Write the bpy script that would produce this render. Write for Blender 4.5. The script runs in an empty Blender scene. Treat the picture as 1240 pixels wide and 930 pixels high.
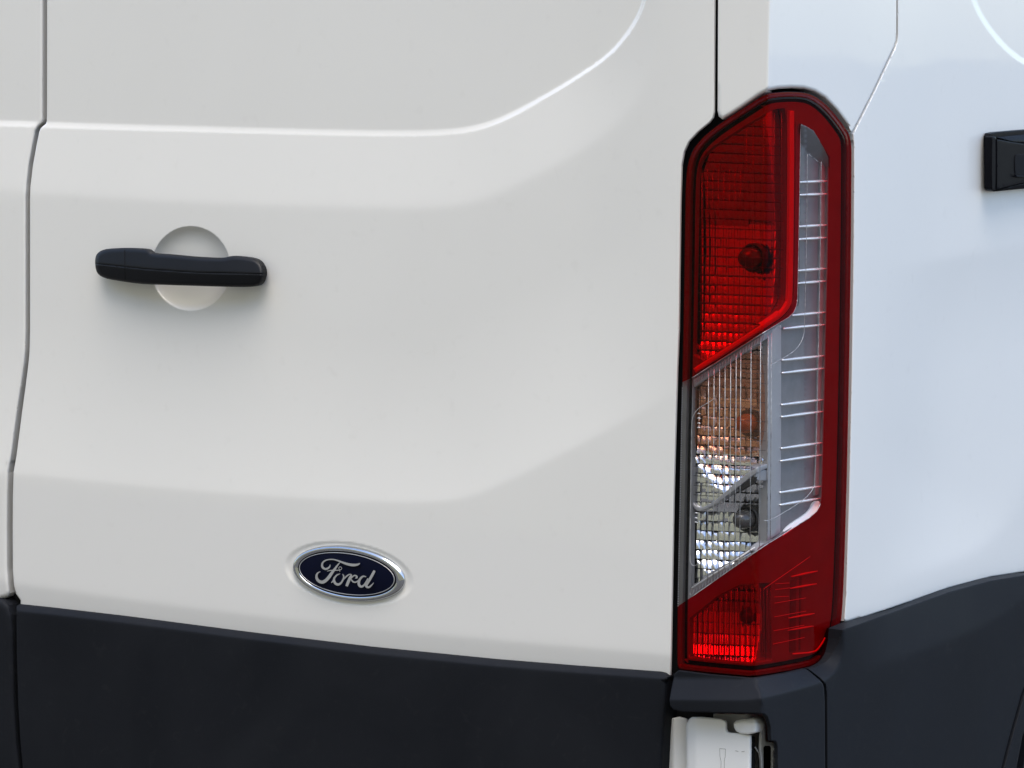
import bpy, math, random
import numpy as np
from mathutils import Vector, Matrix
from mathutils.geometry import delaunay_2d_cdt
random.seed(4); np.random.seed(4)
C = bpy.context.scene.collection
R = math.radians

# ---------------------------------------------------------------- camera
# van space: the rear face is the plane y=0 (facing -Y), the side is x=0 (facing +X),
# the rear corner is the vertical line x=y=0, ground at z=0.  Metres.
W0, H0 = 1240.0, 930.0
FPX = 4300.0
YAW, PITCH, ROLL = R(35.0), R(5.6), R(0.85)
fwd = np.array([-math.sin(YAW)*math.cos(PITCH), math.cos(YAW)*math.cos(PITCH), -math.sin(PITCH)])
rt0 = np.array([math.cos(YAW), math.sin(YAW), 0.0])
up0 = np.cross(rt0, fwd)
rgt = math.cos(ROLL)*rt0 + math.sin(ROLL)*up0
upv = -math.sin(ROLL)*rt0 + math.cos(ROLL)*up0
_d = fwd + (922-620)/FPX*rgt
EYE = np.array([0.0, 0.0, 1.18]) - 4.3*_d
cam_d = bpy.data.cameras.new('camera'); cam = bpy.data.objects.new('camera', cam_d); C.objects.link(cam)
cam.matrix_world = Matrix(((rgt[0], upv[0], -fwd[0], EYE[0]), (rgt[1], upv[1], -fwd[1], EYE[1]),
                           (rgt[2], upv[2], -fwd[2], EYE[2]), (0, 0, 0, 1)))
cam_d.sensor_width = 36; cam_d.lens = FPX/W0*36; cam_d.clip_end = 2000; cam_d.clip_start = 0.05
bpy.context.scene.camera = cam

# ---------------------------------------------------------------- light
SUN_EL, SUN_AZ = R(73), R(32)      # azimuth measured from -Y towards +X
SUN_ENERGY, SUN_ANGLE = 1.15, 44.0
SKY = 0.15
sc = bpy.context.scene
world = bpy.data.worlds.new('World'); sc.world = world; world.use_nodes = True
nt = world.node_tree
sky = nt.nodes.new('ShaderNodeTexSky'); sky.sky_type = 'NISHITA'; sky.sun_disc = False
sdir = np.array([math.cos(SUN_EL)*math.sin(SUN_AZ), -math.cos(SUN_EL)*math.cos(SUN_AZ), math.sin(SUN_EL)])
sky.sun_elevation = SUN_EL
sky.sun_rotation = math.atan2(sdir[0], sdir[1])
sky.air_density = 1.0; sky.dust_density = 1.2; sky.ozone_density = 1.0
nt.links.new(sky.outputs[0], nt.nodes['Background'].inputs[0])
nt.nodes['Background'].inputs[1].default_value = SKY
sun_d = bpy.data.lights.new('sun', 'SUN'); sun = bpy.data.objects.new('sun', sun_d); C.objects.link(sun)
sun_d.energy = SUN_ENERGY; sun_d.angle = R(SUN_ANGLE); sun_d.color = (1.0, 0.93, 0.82)
sun.rotation_euler = Vector(sdir).to_track_quat('Z', 'Y').to_euler()
sc.view_settings.view_transform = 'Standard'; sc.view_settings.look = 'None'
sc.view_settings.gamma = 1; sc.view_settings.use_curve_mapping = False
sc.view_settings.exposure = 1.44
sc.render.engine = 'CYCLES'
sc.cycles.use_denoising = True
sc.cycles.max_bounces = 14; sc.cycles.transparent_max_bounces = 24
sc.cycles.glossy_bounces = 6; sc.cycles.diffuse_bounces = 4
sc.cycles.sample_clamp_indirect = 6

# ---------------------------------------------------------------- materials
def new_mat(name):
    m = bpy.data.materials.new(name); m.use_nodes = True
    return m, m.node_tree, m.node_tree.nodes['Principled BSDF']
def noise(n, scale, detail=4, dist=0.0):
    t = n.nodes.new('ShaderNodeTexNoise'); t.inputs['Scale'].default_value = scale
    t.inputs['Detail'].default_value = detail; t.inputs['Distortion'].default_value = dist
    g = n.nodes.new('ShaderNodeNewGeometry'); n.links.new(g.outputs['Position'], t.inputs['Vector'])
    return t
def ramp(n, src, p0, c0, p1, c1):
    r = n.nodes.new('ShaderNodeValToRGB')
    r.color_ramp.elements[0].position = p0; r.color_ramp.elements[0].color = (*c0, 1)
    r.color_ramp.elements[1].position = p1; r.color_ramp.elements[1].color = (*c1, 1)
    n.links.new(src, r.inputs[0]); return r
def bump(n, p, src, strength, dist):
    b = n.nodes.new('ShaderNodeBump'); b.inputs['Strength'].default_value = strength
    b.inputs['Distance'].default_value = dist
    n.links.new(src, b.inputs['Height']); n.links.new(b.outputs[0], p.inputs['Normal'])
def solid(name, col, rough=0.5, metal=0.0, coat=0.0, vary=0.12, scale=30, bmp=0.0, bscale=400, bdist=0.0005, spec=0.5, coat_rough=0.03):
    m, n, p = new_mat(name)
    t = noise(n, scale, 6)
    lo = tuple(c*(1-vary) for c in col); hi = tuple(min(1, c*(1+vary*0.5)) for c in col)
    r = ramp(n, t.outputs[0], 0.35, lo, 0.65, hi)
    n.links.new(r.outputs[0], p.inputs['Base Color'])
    p.inputs['Roughness'].default_value = rough; p.inputs['Metallic'].default_value = metal
    p.inputs['Coat Weight'].default_value = coat; p.inputs['Coat Roughness'].default_value = coat_rough
    p.inputs['Specular IOR Level'].default_value = spec
    if bmp:
        b = noise(n, bscale, 3); bump(n, p, b.outputs[0], bmp, bdist)
    return m
def paint(name, col):
    m, n, p = new_mat(name)
    big = noise(n, 2.2, 5, 0.6); fine = noise(n, 900, 2)
    r = ramp(n, big.outputs[0], 0.35, tuple(c*0.975 for c in col), 0.7, col)
    # faint road dust
    d = noise(n, 55, 8, 0.3); dr = ramp(n, d.outputs[0], 0.62, (0, 0, 0), 0.80, (1, 1, 1))
    mx = n.nodes.new('ShaderNodeMixRGB'); mx.inputs[2].default_value = (0.52, 0.49, 0.44, 1)
    ml = n.nodes.new('ShaderNodeMath'); ml.operation = 'MULTIPLY'; ml.inputs[1].default_value = 0.10
    n.links.new(dr.outputs[0], ml.inputs[0]); n.links.new(ml.outputs[0], mx.inputs[0])
    n.links.new(r.outputs[0], mx.inputs[1]); n.links.new(mx.outputs[0], p.inputs['Base Color'])
    p.inputs['Roughness'].default_value = 0.45
    p.inputs['Coat Weight'].default_value = 1.0; p.inputs['Coat Roughness'].default_value = 0.06
    rr = ramp(n, d.outputs[0], 0.4, (0.02,)*3, 0.8, (0.09,)*3)
    n.links.new(rr.outputs[0], p.inputs['Coat Roughness'])
    bump(n, p, fine.outputs[0], 0.06, 0.0003)
    return m
def film(name, tint, ior=1.5, rough=0.02, boost=1.0, haze=0.0, hazecol=(0.5, 0.5, 0.5)):
    """moulded thin clear/tinted plastic: see-through plus a fresnel gloss"""
    m = bpy.data.materials.new(name); m.use_nodes = True; n = m.node_tree; n.nodes.clear()
    out = n.nodes.new('ShaderNodeOutputMaterial')
    tr = n.nodes.new('ShaderNodeBsdfTransparent'); tr.inputs[0].default_value = (*tint, 1)
    gl = n.nodes.new('ShaderNodeBsdfGlossy'); gl.inputs['Roughness'].default_value = rough
    fr = n.nodes.new('ShaderNodeFresnel'); fr.inputs[0].default_value = ior
    mu = n.nodes.new('ShaderNodeMath'); mu.operation = 'MULTIPLY'; mu.inputs[1].default_value = boost; mu.use_clamp = True
    n.links.new(fr.outputs[0], mu.inputs[0])
    base = tr.outputs[0]
    if haze:
        df = n.nodes.new('ShaderNodeBsdfDiffuse'); df.inputs[0].default_value = (*hazecol, 1)
        mm = n.nodes.new('ShaderNodeMixShader')
        t = noise(n, 120, 6); rr = ramp(n, t.outputs[0], 0.3, (haze*0.4,)*3, 0.75, (haze*1.4,)*3)
        n.links.new(rr.outputs[0], mm.inputs[0])
        n.links.new(tr.outputs[0], mm.inputs[1]); n.links.new(df.outputs[0], mm.inputs[2]); base = mm.outputs[0]
    mx = n.nodes.new('ShaderNodeMixShader'); n.links.new(mu.outputs[0], mx.inputs[0])
    n.links.new(base, mx.inputs[1]); n.links.new(gl.outputs[0], mx.inputs[2])
    n.links.new(mx.outputs[0], out.inputs[0]); return m

M = {}
M['paint'] = paint('white_paint', (0.82, 0.80, 0.752))
def cladmat():
    m, n, p = new_mat('charcoal_plastic')
    a = noise(n, 5, 8, 0.8); f = noise(n, 1500, 3); sc_ = noise(n, 40, 8, 2.0)
    r = ramp(n, a.outputs[0], 0.35, (0.0090, 0.0102, 0.0132), 0.7, (0.0130, 0.0142, 0.0174))
    w = ramp(n, sc_.outputs[0], 0.60, (0, 0, 0), 0.85, (1, 1, 1))
    mx = n.nodes.new('ShaderNodeMixRGB'); mx.inputs[2].default_value = (0.05, 0.05, 0.05, 1)
    ml = n.nodes.new('ShaderNodeMath'); ml.operation = 'MULTIPLY'; ml.inputs[1].default_value = 0.16
    n.links.new(w.outputs[0], ml.inputs[0]); n.links.new(ml.outputs[0], mx.inputs[0])
    n.links.new(r.outputs[0], mx.inputs[1]); n.links.new(mx.outputs[0], p.inputs['Base Color'])
    rr = ramp(n, a.outputs[0], 0.3, (0.50,)*3, 0.7, (0.66,)*3); n.links.new(rr.outputs[0], p.inputs['Roughness'])
    p.inputs['Specular IOR Level'].default_value = 0.10
    bump(n, p, f.outputs[0], 0.35, 0.0003); return m
M['clad'] = cladmat()
M['rubber'] = solid('black_rubber', (0.006, 0.006, 0.007), rough=0.8, spec=0.2)
M['dark'] = solid('dark_interior', (0.004, 0.004, 0.005), rough=0.9, spec=0.1)
M['handle'] = solid('black_handle_plastic', (0.006, 0.0065, 0.008), rough=0.42, spec=0.2, bmp=0.3, bscale=1800, bdist=0.0002)
M['gloss_black'] = solid('gloss_black_plastic', (0.006, 0.006, 0.008), rough=0.35, spec=0.05)
M['chrome'] = solid('chrome', (0.58, 0.59, 0.60), rough=0.08, metal=1.0, vary=0.03)
M['blue'] = solid('badge_blue', (0.0012, 0.0026, 0.014), rough=0.4, coat=0.0, spec=0.12, vary=0.1)
M['blackband'] = solid('badge_black', (0.003, 0.003, 0.005), rough=0.3, spec=0.2)
M['silver'] = solid('badge_silver', (0.52, 0.52, 0.52), rough=0.45, metal=0.6, vary=0.03)
M['red_lens'] = film('red_lens', (0.84, 0.008, 0.022), 1.5, 0.015, 0.24)
M['clear_lens'] = film('clear_lens', (0.95, 0.95, 0.95), 1.5, 0.015, 0.20, 0.01)
M['flute'] = film('moulded_flute', (0.80, 0.80, 0.82), 1.7, 0.06, 2.0, 0.10, (0.8, 0.8, 0.8))
M['bezel'] = solid('lamp_bezel_plastic', (0.19, 0.19, 0.20), rough=0.45, vary=0.1)
M['flange'] = solid('lamp_flange_plastic', (0.11, 0.108, 0.105), rough=0.5)
M['bar'] = solid('lamp_pale_plastic', (0.72, 0.72, 0.72), rough=0.5, vary=0.05)
M['frame'] = solid('lamp_frame_silver', (0.40, 0.40, 0.42), rough=0.38, metal=0.35, vary=0.05)
M['mirror'] = solid('lamp_reflector', (0.80, 0.80, 0.81), rough=0.13, metal=1.0, vary=0.05)
M['ledge'] = solid('bright_ledge', (0.90, 0.90, 0.90), rough=0.25, coat=0.5, vary=0.02)
M['groove_plastic'] = solid('lamp_slot_plastic', (0.10, 0.10, 0.105), rough=0.5)
M['panel'] = solid('lamp_panel_satin', (0.20, 0.20, 0.21), rough=0.45, metal=0.2, vary=0.08, scale=60)
M['rib'] = solid('bright_rib', (0.95, 0.95, 0.95), rough=0.25, metal=0.55, vary=0.02)
M['bar_clear'] = film('clear_moulding', (0.55, 0.55, 0.57), 1.8, 0.12, 1.5, 0.6, (0.85, 0.85, 0.85))
M['amber_reflection'] = film('amber_reflection', (0.88, 0.60, 0.47), 1.4, 0.1, 0.3, 0.10, (0.7, 0.3, 0.15))  # orange tint stands in for the bulb mirrored in the reflector
M['amber'] = solid('amber_bulb', (0.34, 0.085, 0.02), rough=0.25, coat=0.3)
M['bulbgrey'] = solid('grey_bulb', (0.06, 0.055, 0.052), rough=0.25, coat=0.3)
M['socket'] = solid('bulb_socket_dark', (0.02, 0.018, 0.018), rough=0.5)
M['hinge'] = paint('hinge_paint', (0.88, 0.875, 0.85))
M['scuff'] = solid('grey_scuff', (0.30, 0.29, 0.27), rough=0.8)
M['jamb'] = solid('grey_jamb', (0.36, 0.35, 0.33), rough=0.6)
def asphalt(name, lo, hi):
    m, n, p = new_mat(name)
    a = noise(n, 1.2, 8); b = noise(n, 90, 4)
    r = ramp(n, a.outputs[0], 0.3, lo, 0.7, hi)
    n.links.new(r.outputs[0], p.inputs['Base Color']); p.inputs['Roughness'].default_value = 0.9
    bump(n, p, b.outputs[0], 0.5, 0.004); return m
M['ground'] = asphalt('asphalt', (0.07, 0.067, 0.063), (0.11, 0.106, 0.10))
M['bounce_bank'] = asphalt('unseen_bank_sand', (0.45, 0.365, 0.21), (0.55, 0.45, 0.265))  # warm colour of the unseen bank added for its bounce light

# ---------------------------------------------------------------- geometry kernel
def smax(a, b, k):
    d = a-b; return 0.5*(a+b+np.sqrt(d*d+k*k))
def cast(px, py, hr, hs, k=0.005):
    """point where the sight line through photo pixel (px,py) meets the L-shaped body skin,
    raised by hr (rear) and hs (side) millimetres"""
    px = np.asarray(px, float); py = np.asarray(py, float)
    x = (px-W0/2)/FPX; y = -(py-H0/2)/FPX
    d = fwd[None] + x[:, None]*rgt[None] + y[:, None]*upv[None]
    tr = (-hr/1000.0 - EYE[1])/d[:, 1]
    ts = (hs/1000.0 - EYE[0])/d[:, 0]
    t = smax(tr, ts, k) if k else np.maximum(tr, ts)
    return EYE[None] + t[:, None]*d, (tr > ts)
def pt(px, py, h=0.0):
    p, _ = cast([px], [py], np.array([float(h)]), np.array([float(h)]), 0); return p[0]

def poly_arr(p): return np.array([(float(a), float(b)) for a, b in p])
def densify(p, step, closed=True):
    p = poly_arr(p); out = []
    n = len(p); m = n if closed else n-1
    for i in range(m):
        a, b = p[i], p[(i+1) % n]; L = np.hypot(*(b-a)); k = max(1, int(math.ceil(L/step)))
        for j in range(k): out.append(a+(b-a)*j/k)
    if not closed: out.append(p[-1])
    return np.array(out)
def chaikin(p, it=2, closed=True):
    p = poly_arr(p)
    for _ in range(it):
        q = []
        n = len(p)
        if closed:
            for i in range(n):
                a, b = p[i], p[(i+1) % n]; q += [0.75*a+0.25*b, 0.25*a+0.75*b]
        else:
            q.append(p[0])
            for i in range(n-1):
                a, b = p[i], p[i+1]; q += [0.75*a+0.25*b, 0.25*a+0.75*b]
            q.append(p[-1])
        p = np.array(q)
    return p
def seg_dist(x, y, line, closed=False):
    """unsigned distance and signed side (+ = right-hand/below when the line runs left to right in image space)"""
    P = np.stack([x, y], 1); L = poly_arr(line)
    if closed: L = np.vstack([L, L[:1]])
    best = np.full(len(P), 1e18); sg = np.ones(len(P))
    for i in range(len(L)-1):
        a, b = L[i], L[i+1]; ab = b-a; q = ab@ab
        if q < 1e-12: continue
        t = np.clip(((P-a)@ab)/q, 0, 1)
        D = P-(a+t[:, None]*ab); d2 = (D*D).sum(1)
        cr = ab[0]*(P[:, 1]-a[1])-ab[1]*(P[:, 0]-a[0])
        m = d2 < best-1e-9
        best[m] = d2[m]; sg[m] = np.where(cr[m] >= 0, 1, -1)
    return np.sqrt(best), sg
def sdist(x, y, line):
    d, s = seg_dist(x, y, line); return d*s
def inside(x, y, poly):
    p = poly_arr(poly); r = np.zeros(len(x), bool); n = len(p); j = n-1
    for i in range(n):
        xi, yi = p[i]; xj, yj = p[j]
        if yi != yj:
            c = ((yi > y) != (yj > y)) & (x < (xj-xi)*(y-yi)/(yj-yi)+xi)
            r ^= c
        j = i
    return r
def offset(poly, d):
    """offset a closed outline inward by d"""
    p = poly_arr(poly); A = 0.5*np.sum(p[:, 0]*np.roll(p[:, 1], -1)-np.roll(p[:, 0], -1)*p[:, 1])
    t = np.roll(p, -1, 0)-np.roll(p, 1, 0); t /= np.maximum(np.hypot(t[:, 0], t[:, 1])[:, None], 1e-9)
    nrm = np.stack([-t[:, 1], t[:, 0]], 1)*(1 if A > 0 else -1)
    return p+nrm*d
relu = lambda v: np.maximum(v, 0)
def srelu(v, w): return 0.5*(v+np.sqrt(v*v+w*w))-0.0*w
def smooth(v): v = np.clip(v, 0, 1); return v*v*(3-2*v)

def link_mesh(name, verts, faces, mat, parent, normals=None, smooth_shade=True):
    me = bpy.data.meshes.new(name)
    me.from_pydata([tuple(v) for v in verts], [], faces); me.materials.append(mat)
    if smooth_shade: me.polygons.foreach_set('use_smooth', [True]*len(me.polygons))
    me.update()
    if normals is not None: me.normals_split_custom_set_from_vertices([tuple(v) for v in normals])
    o = bpy.data.objects.new(name, me); C.objects.link(o)
    if parent: o.parent = parent
    return o

def zero(x, y): return np.zeros(len(x))
def panel(name, outline, mat, parent, hr=zero, hs=None, r=2.0, depth=12, step=8, edge=4.0, feats=(), holes=(),
          cut=None, keep=None, k=0.005, outer_pts=None, fine=None):
    """a curved sheet: outline in photo pixels, heights in mm, rolled edges of radius r, returned skirt of given depth"""
    if hs is None: hs = hr
    loops = [densify(outline, edge)]+[densify(h, edge) for h in holes]
    allseg = loops
    def dist_edge(x, y):
        d = np.full(len(x), 1e9)
        for L in loops:
            dd, _ = seg_dist(x, y, L, True); d = np.minimum(d, dd)
        return d
    rf = r if callable(r) else (lambda x, y: np.full(len(x), float(r)))
    rmax = 12.0
    def H(x, y, f, near):
        base = f(x, y); rr = rf(x, y)
        d = np.full(len(x), 1e9); d[near] = dist_edge(x[near], y[near])
        u = np.clip(1-d/np.maximum(rr, 1e-6), 0, 0.995)
        return base-rr*(1-np.sqrt(1-u*u))*0.9
    x0, y0 = loops[0].min(0); x1, y1 = loops[0].max(0)
    pts = []
    def grid(a0, a1, b0, b1, s):
        gx, gy = np.meshgrid(np.arange(a0, a1, s), np.arange(b0, b1, s)); gx = gx+(np.arange(gx.shape[0]) % 2)[:, None]*s/2
        return np.stack([gx.ravel(), gy.ravel()], 1)
    fx0, fx1, fy0, fy1 = max(x0, -60), min(x1, 1300), max(y0, -60), min(y1, 1000)
    g = grid(fx0+step/2, fx1, fy0+step/2, fy1, step); pts.append(g)
    if x0 < -60 or x1 > 1300 or y0 < -60 or y1 > 1000:
        c = grid(x0+15, x1, y0+15, y1, 40)
        m = (c[:, 0] < fx0) | (c[:, 0] > fx1) | (c[:, 1] < fy0) | (c[:, 1] > fy1); pts.append(c[m])
    for line, offs, st in feats:
        L = densify(line, st, False); t = np.gradient(L, axis=0); t /= np.maximum(np.hypot(t[:, 0], t[:, 1])[:, None], 1e-9)
        nrm = np.stack([-t[:, 1], t[:, 0]], 1)
        for o in offs: pts.append(L+nrm*o)
    if fine is not None:
        for (a0, a1, b0, b1, s) in fine: pts.append(grid(a0, a1, b0, b1, s))
    for L in loops:
        rr = rf(L[:, 0], L[:, 1])
        for fr in (0.08, 0.25, 0.5, 0.8, 1.05):
            for sg in (1, -1):
                pts.append(offset(L, 0)+(offset(L, 1)-L)*(rr*fr)[:, None]*sg)
    pts = np.vstack(pts)
    ins = inside(pts[:, 0], pts[:, 1], loops[0])
    for h in loops[1:]: ins &= ~inside(pts[:, 0], pts[:, 1], h)
    pts = pts[ins]
    d = dist_edge(pts[:, 0], pts[:, 1]); rr = rf(pts[:, 0], pts[:, 1])
    pts = pts[d > np.maximum(0.07*rr, 0.05)]
    V = []; E = []
    for L in loops:
        b = len(V); V += [Vector(v) for v in L]; n = len(L); E += [(b+i, b+(i+1) % n) for i in range(n)]
    if cut is not None:
        L = densify(cut, edge); b = len(V); V += [Vector(v) for v in L]; n = len(L); E += [(b+i, b+(i+1) % n) for i in range(n)]
    V += [Vector(v) for v in pts]
    res = delaunay_2d_cdt(V, E, [], 0, 1e-4)
    v2 = np.array([tuple(v) for v in res[0]]); F = np.array([tuple(f) for f in res[2]])
    cen = v2[F].mean(1)
    ok = inside(cen[:, 0], cen[:, 1], loops[0])
    for h in loops[1:]: ok &= ~inside(cen[:, 0], cen[:, 1], h)
    groups = [ok]
    if cut is not None:
        ic = inside(cen[:, 0], cen[:, 1], densify(cut, edge)); groups = [ok & ic, ok & ~ic]
    X, Y = v2[:, 0], v2[:, 1]
    d0 = dist_edge(X, Y); near = d0 < rf(X, Y)+1.0
    def surf(x, y):
        a = H(x, y, hr, near); b = a if hs is hr else H(x, y, hs, near)
        return cast(x, y, a, b, k)
    P3, isr = surf(X, Y)
    e = 0.3
    dx = surf(X+e, Y)[0]-surf(X-e, Y)[0]; dy = surf(X, Y+e)[0]-surf(X, Y-e)[0]
    N = np.cross(dx, dy); N /= np.maximum(np.linalg.norm(N, axis=1)[:, None], 1e-15)
    view = EYE[None]-P3; fl = (N*view).sum(1) < 0; N[fl] *= -1
    objs = []
    for gi, ok in enumerate(groups):
        Fg = F[ok]
        if len(Fg) == 0: objs.append(None); continue
        # orient
        a, b, c = P3[Fg[:, 0]], P3[Fg[:, 1]], P3[Fg[:, 2]]
        fn = np.cross(b-a, c-a); flp = (fn*(EYE[None]-a)).sum(1) < 0
        Fg[flp] = Fg[flp][:, ::-1]
        # boundary edges of this group -> skirt
        cnt = {}
        for f in Fg:
            for i in range(3):
                e0, e1 = int(f[i]), int(f[(i+1) % 3]); cnt[(e0, e1)] = 1
        bd = [(p, q) for (p, q) in cnt if (q, p) not in cnt]
        used = np.unique(Fg); mp = {int(u): i for i, u in enumerate(used)}
        vs = [P3[u] for u in used]; ns = [N[u] for u in used]
        fs = [tuple(mp[int(i)] for i in f) for f in Fg]
        if depth:
            onb = {}
            dd = d0
            for (p, q) in bd:
                if dd[p] > 0.5 or dd[q] > 0.5: continue     # cut line: no skirt
                t3 = P3[q]-P3[p]
                back = np.array([0, 1.0, 0]) if isr[p] else np.array([-1.0, 0, 0])
                nn = np.cross(t3, N[p]); nn = np.cross(t3, -back); L = np.linalg.norm(nn); nn = nn/L if L > 0 else N[p]
                i0 = len(vs)
                for vv in (p, q):
                    bk = np.array([0, 1.0, 0]) if isr[vv] else np.array([-1.0, 0, 0])
                    vs += [P3[vv], P3[vv]+bk*depth/1000.0]; ns += [nn, nn]
                fs.append((i0, i0+1, i0+3, i0+2))
        objs.append(link_mesh(name if isinstance(name, str) else name[gi], vs, fs,
                              mat if not isinstance(mat, (list, tuple)) else mat[gi], parent, ns))
    return objs if cut is not None else objs[0]

def tube(name, pts3, rad, mat, parent, seg=8, flat=1.0):
    pts3 = [Vector(p) for p in pts3]; n = len(pts3)
    rad = [rad]*n if not hasattr(rad, '__len__') else rad
    vs, fs = [], []
    for i, p in enumerate(pts3):
        t = (pts3[min(i+1, n-1)]-pts3[max(i-1, 0)]).normalized()
        u = t.cross(Vector((0.57, -0.82, 0.05))).normalized(); w = t.cross(u)
        for j in range(seg):
            a = 2*math.pi*j/seg; vs.append(p+(u*math.cos(a)+w*math.sin(a)*flat)*rad[i])
    for i in range(n-1):
        for j in range(seg):
            fs.append((i*seg+j, i*seg+(j+1) % seg, (i+1)*seg+(j+1) % seg, (i+1)*seg+j))
    fs.append(tuple(range(seg))[::-1]); fs.append(tuple((n-1)*seg+j for j in range(seg)))
    if name is None: return vs, fs
    return link_mesh(name, vs, fs, mat, parent)
def join(name, parts, mat, parent, smooth_shade=True):
    vs, fs = [], []
    for v, f in parts:
        b = len(vs); vs += list(v); fs += [tuple(b+i for i in q) for q in f]
    o = link_mesh(name, vs, fs, mat, parent, None, smooth_shade)
    if name != 'script_lettering': o['kind'] = 'stuff'
    return o

# ---------------------------------------------------------------- roots
van = bpy.data.objects.new('van', None); C.objects.link(van)
van['label'] = 'white cargo van, rear corner with black door handle, blue badge and tall red tail lamp'
van['category'] = 'van'

# one sheet: level paving plus unseen bank, added to block sky and bounce warm light
gm = bpy.data.meshes.new('ground')
gx = [-300, -120, -60, -30, -15, 0, 15, 30, 60, 120, 300]
gy = [(-300, 12.0), (-60, 12.0), (-16, 11.6), (-10.5, 10.4), (-8.6, 7.6), (-7.0, 4.0), (-6.2, 1.6), (-5.6, 0.0), (0, 0), (40, 0), (300, 0)]
gv = [(x, y, z) for (y, z) in gy for x in gx]; nx = len(gx)
gm.from_pydata(gv, [], [(j*nx+i, j*nx+i+1, (j+1)*nx+i+1, (j+1)*nx+i) for j in range(len(gy)-1) for i in range(nx-1)])
gm.materials.append(M['ground']); gm.materials.append(M['bounce_bank'])
for p_ in gm.polygons:
    if p_.center.y < -5.6: p_.material_index = 1
g = bpy.data.objects.new("ground", gm); C.objects.link(g); g['kind'] = 'structure'

# ---------------------------------------------------------------- body surface relief
c1 = chaikin([(-700, 140), (0, 145), (60, 148), (250, 153), (450, 158), (545, 157), (590, 149), (630, 131), (685, 100), (735, 68), (762, 36), (776, 10), (783, -20), (788, -60), (792, -400)], 2, False)
c2 = chaikin([(-700, 224), (0, 232), (60, 235), (250, 246), (450, 252), (545, 251), (595, 239), (640, 217), (700, 186), (750, 150), (782, 105), (796, 50), (800, -20), (804, -400)], 3, False)
c3 = chaikin([(-700, 560), (0, 571), (100, 582), (300, 600), (480, 609), (550, 607), (595, 592), (650, 565), (720, 529), (800, 486), (860, 455)], 2, False)
c4 = chaikin([(-700, 620), (0, 703), (20, 706), (300, 745), (540, 769), (840, 795)], 1, False)
EMB = pt(421.5, 694.5, 0)      # badge centre on the door skin
def plane_xz(x, y):
    P, _ = cast(x, y, np.zeros(len(x)), np.full(len(x), 4000.0), 0); return P[:, 0], P[:, 2]
def rear_h(x, y):
    d1, d2, d3, d4 = sdist(x, y, c1), sdist(x, y, c2), sdist(x, y, c3), sdist(x, y, c4)
    K = 0.10
    outer = -K*srelu(-d2, 5.0)
    inner = -K*85-2.0
    lw = 7.4-3.4*smooth((x-560)/170.0); s = 0.5*(np.sqrt(((d1+0.3)/lw)**2+0.006)-np.sqrt(((d1+0.3)/lw-1)**2+0.006)+1)
    h = inner*(1-s)+outer*s
    a3 = srelu(-d3, 3.5); Wd = 200.0; fade = smooth((850-x)/160.0)*0.9+0.1
    q = np.minimum(a3/Wd, 1)
    h = h-(0.11*Wd/2)*(1-(1-q)**2)*fade
    h = h-0.14*srelu(d4-1, 4.0)
    # handle bowl
    r2 = ((x-231)/48.0)**2+((y-325)/51.0)**2
    h = h-9.5*np.clip(1-r2**3, 0, 1)
    # badge dish
    X, Z = plane_xz(x, y)
    er = np.sqrt(((X-EMB[0])/0.095)**2+((Z-EMB[2])/0.0372)**2)
    h = h-1.7*smooth((1.15-er)/0.14)
    return h
s1 = chaikin([(1165, -400), (1172, -20), (1182, 12), (1200, 40), (1220, 62), (1242, 78), (1290, 98), (1700, 120)], 2, False)
s2 = chaikin([(1000, 330), (1060, 330), (1100, 322), (1240, 297), (1700, 220)], 1, False)
s3 = chaikin([(1015, 724), (1060, 712), (1140, 685), (1190, 665), (1220, 632), (1240, 590), (1262, 530), (1300, 400), (1330, 300)], 3, False)
def side_h(x, y):
    e1, e2, e3 = sdist(x, y, s1), sdist(x, y, s2), sdist(x, y, s3)
    h = -1.6*smooth((-e1+2)/6.0)
    q = np.clip(srelu(e2, 6)/130, 0, 1)
    h = h-(0.07*130/2)*(1-(1-q)**2)*smooth((x-1060)/100.0)
    a3 = np.clip(srelu(-e3, 8)/170, 0, 1)
    h = h-(0.10*170/2)*(1-(1-a3)**2)*smooth((x-1030)/110.0)
    return h

# ---------------------------------------------------------------- rear doors
seamR = [(57.5, -400), (57, 0), (56.8, 146), (56, 149.5), (49.5, 155), (47.5, 160), (44.5, 175), (40, 200), (37, 225), (36.3, 240), (36.3, 400), (35.8, 425), (34.5, 440), (31, 468), (27, 497), (20, 552), (16.5, 572), (15.6, 600), (15.3, 640), (15.6, 690), (17, 709), (19.5, 719), (25, 727), (27, 760), (27, 1300)]
seamL = [(-1, 1300), (-1, 770), (0, 726), (6, 724.5), (10.5, 722), (12.5, 718), (11.3, 708), (10, 690), (9.6, 640), (10, 600), (10.8, 572), (14.5, 550), (21.5, 497), (26, 468), (30, 440), (31.3, 425), (32, 400), (32, 240), (33, 222), (35.5, 200), (39.5, 178), (43, 160), (45.5, 154), (51.5, 148.5), (52.3, 145), (52.5, 0), (53, -400)]
doorR = [(802.5, 1300), (803, 940), (805.5, 895), (809.5, 850), (811.3, 825), (812, 812), (812.3, 800), (814, 700), (815.8, 600), (818, 520), (820, 450), (822, 400), (824, 250), (825.5, 200), (828.5, 184), (834, 172), (845, 160), (859, 148.5), (863.3, 143), (864.5, 136), (865.3, 0), (865.3, -400)]
dense = (-4, -2, -0.5, 1, 2.5, 4, 5.5, 7, 8.5, 10, 13)
band = (-16, -10, -6, -3, 0, 3, 6, 10, 16)
feats = [([p for p in c1 if -60 < p[0] < 900 and p[1] > -60], dense, 5), ([p for p in c2 if -60 < p[0] < 900 and p[1] > -60], band, 7),
         ([p for p in c3 if -60 < p[0] < 900], band, 7), ([p for p in c4 if -60 < p[0] < 900], band, 7)]
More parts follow.
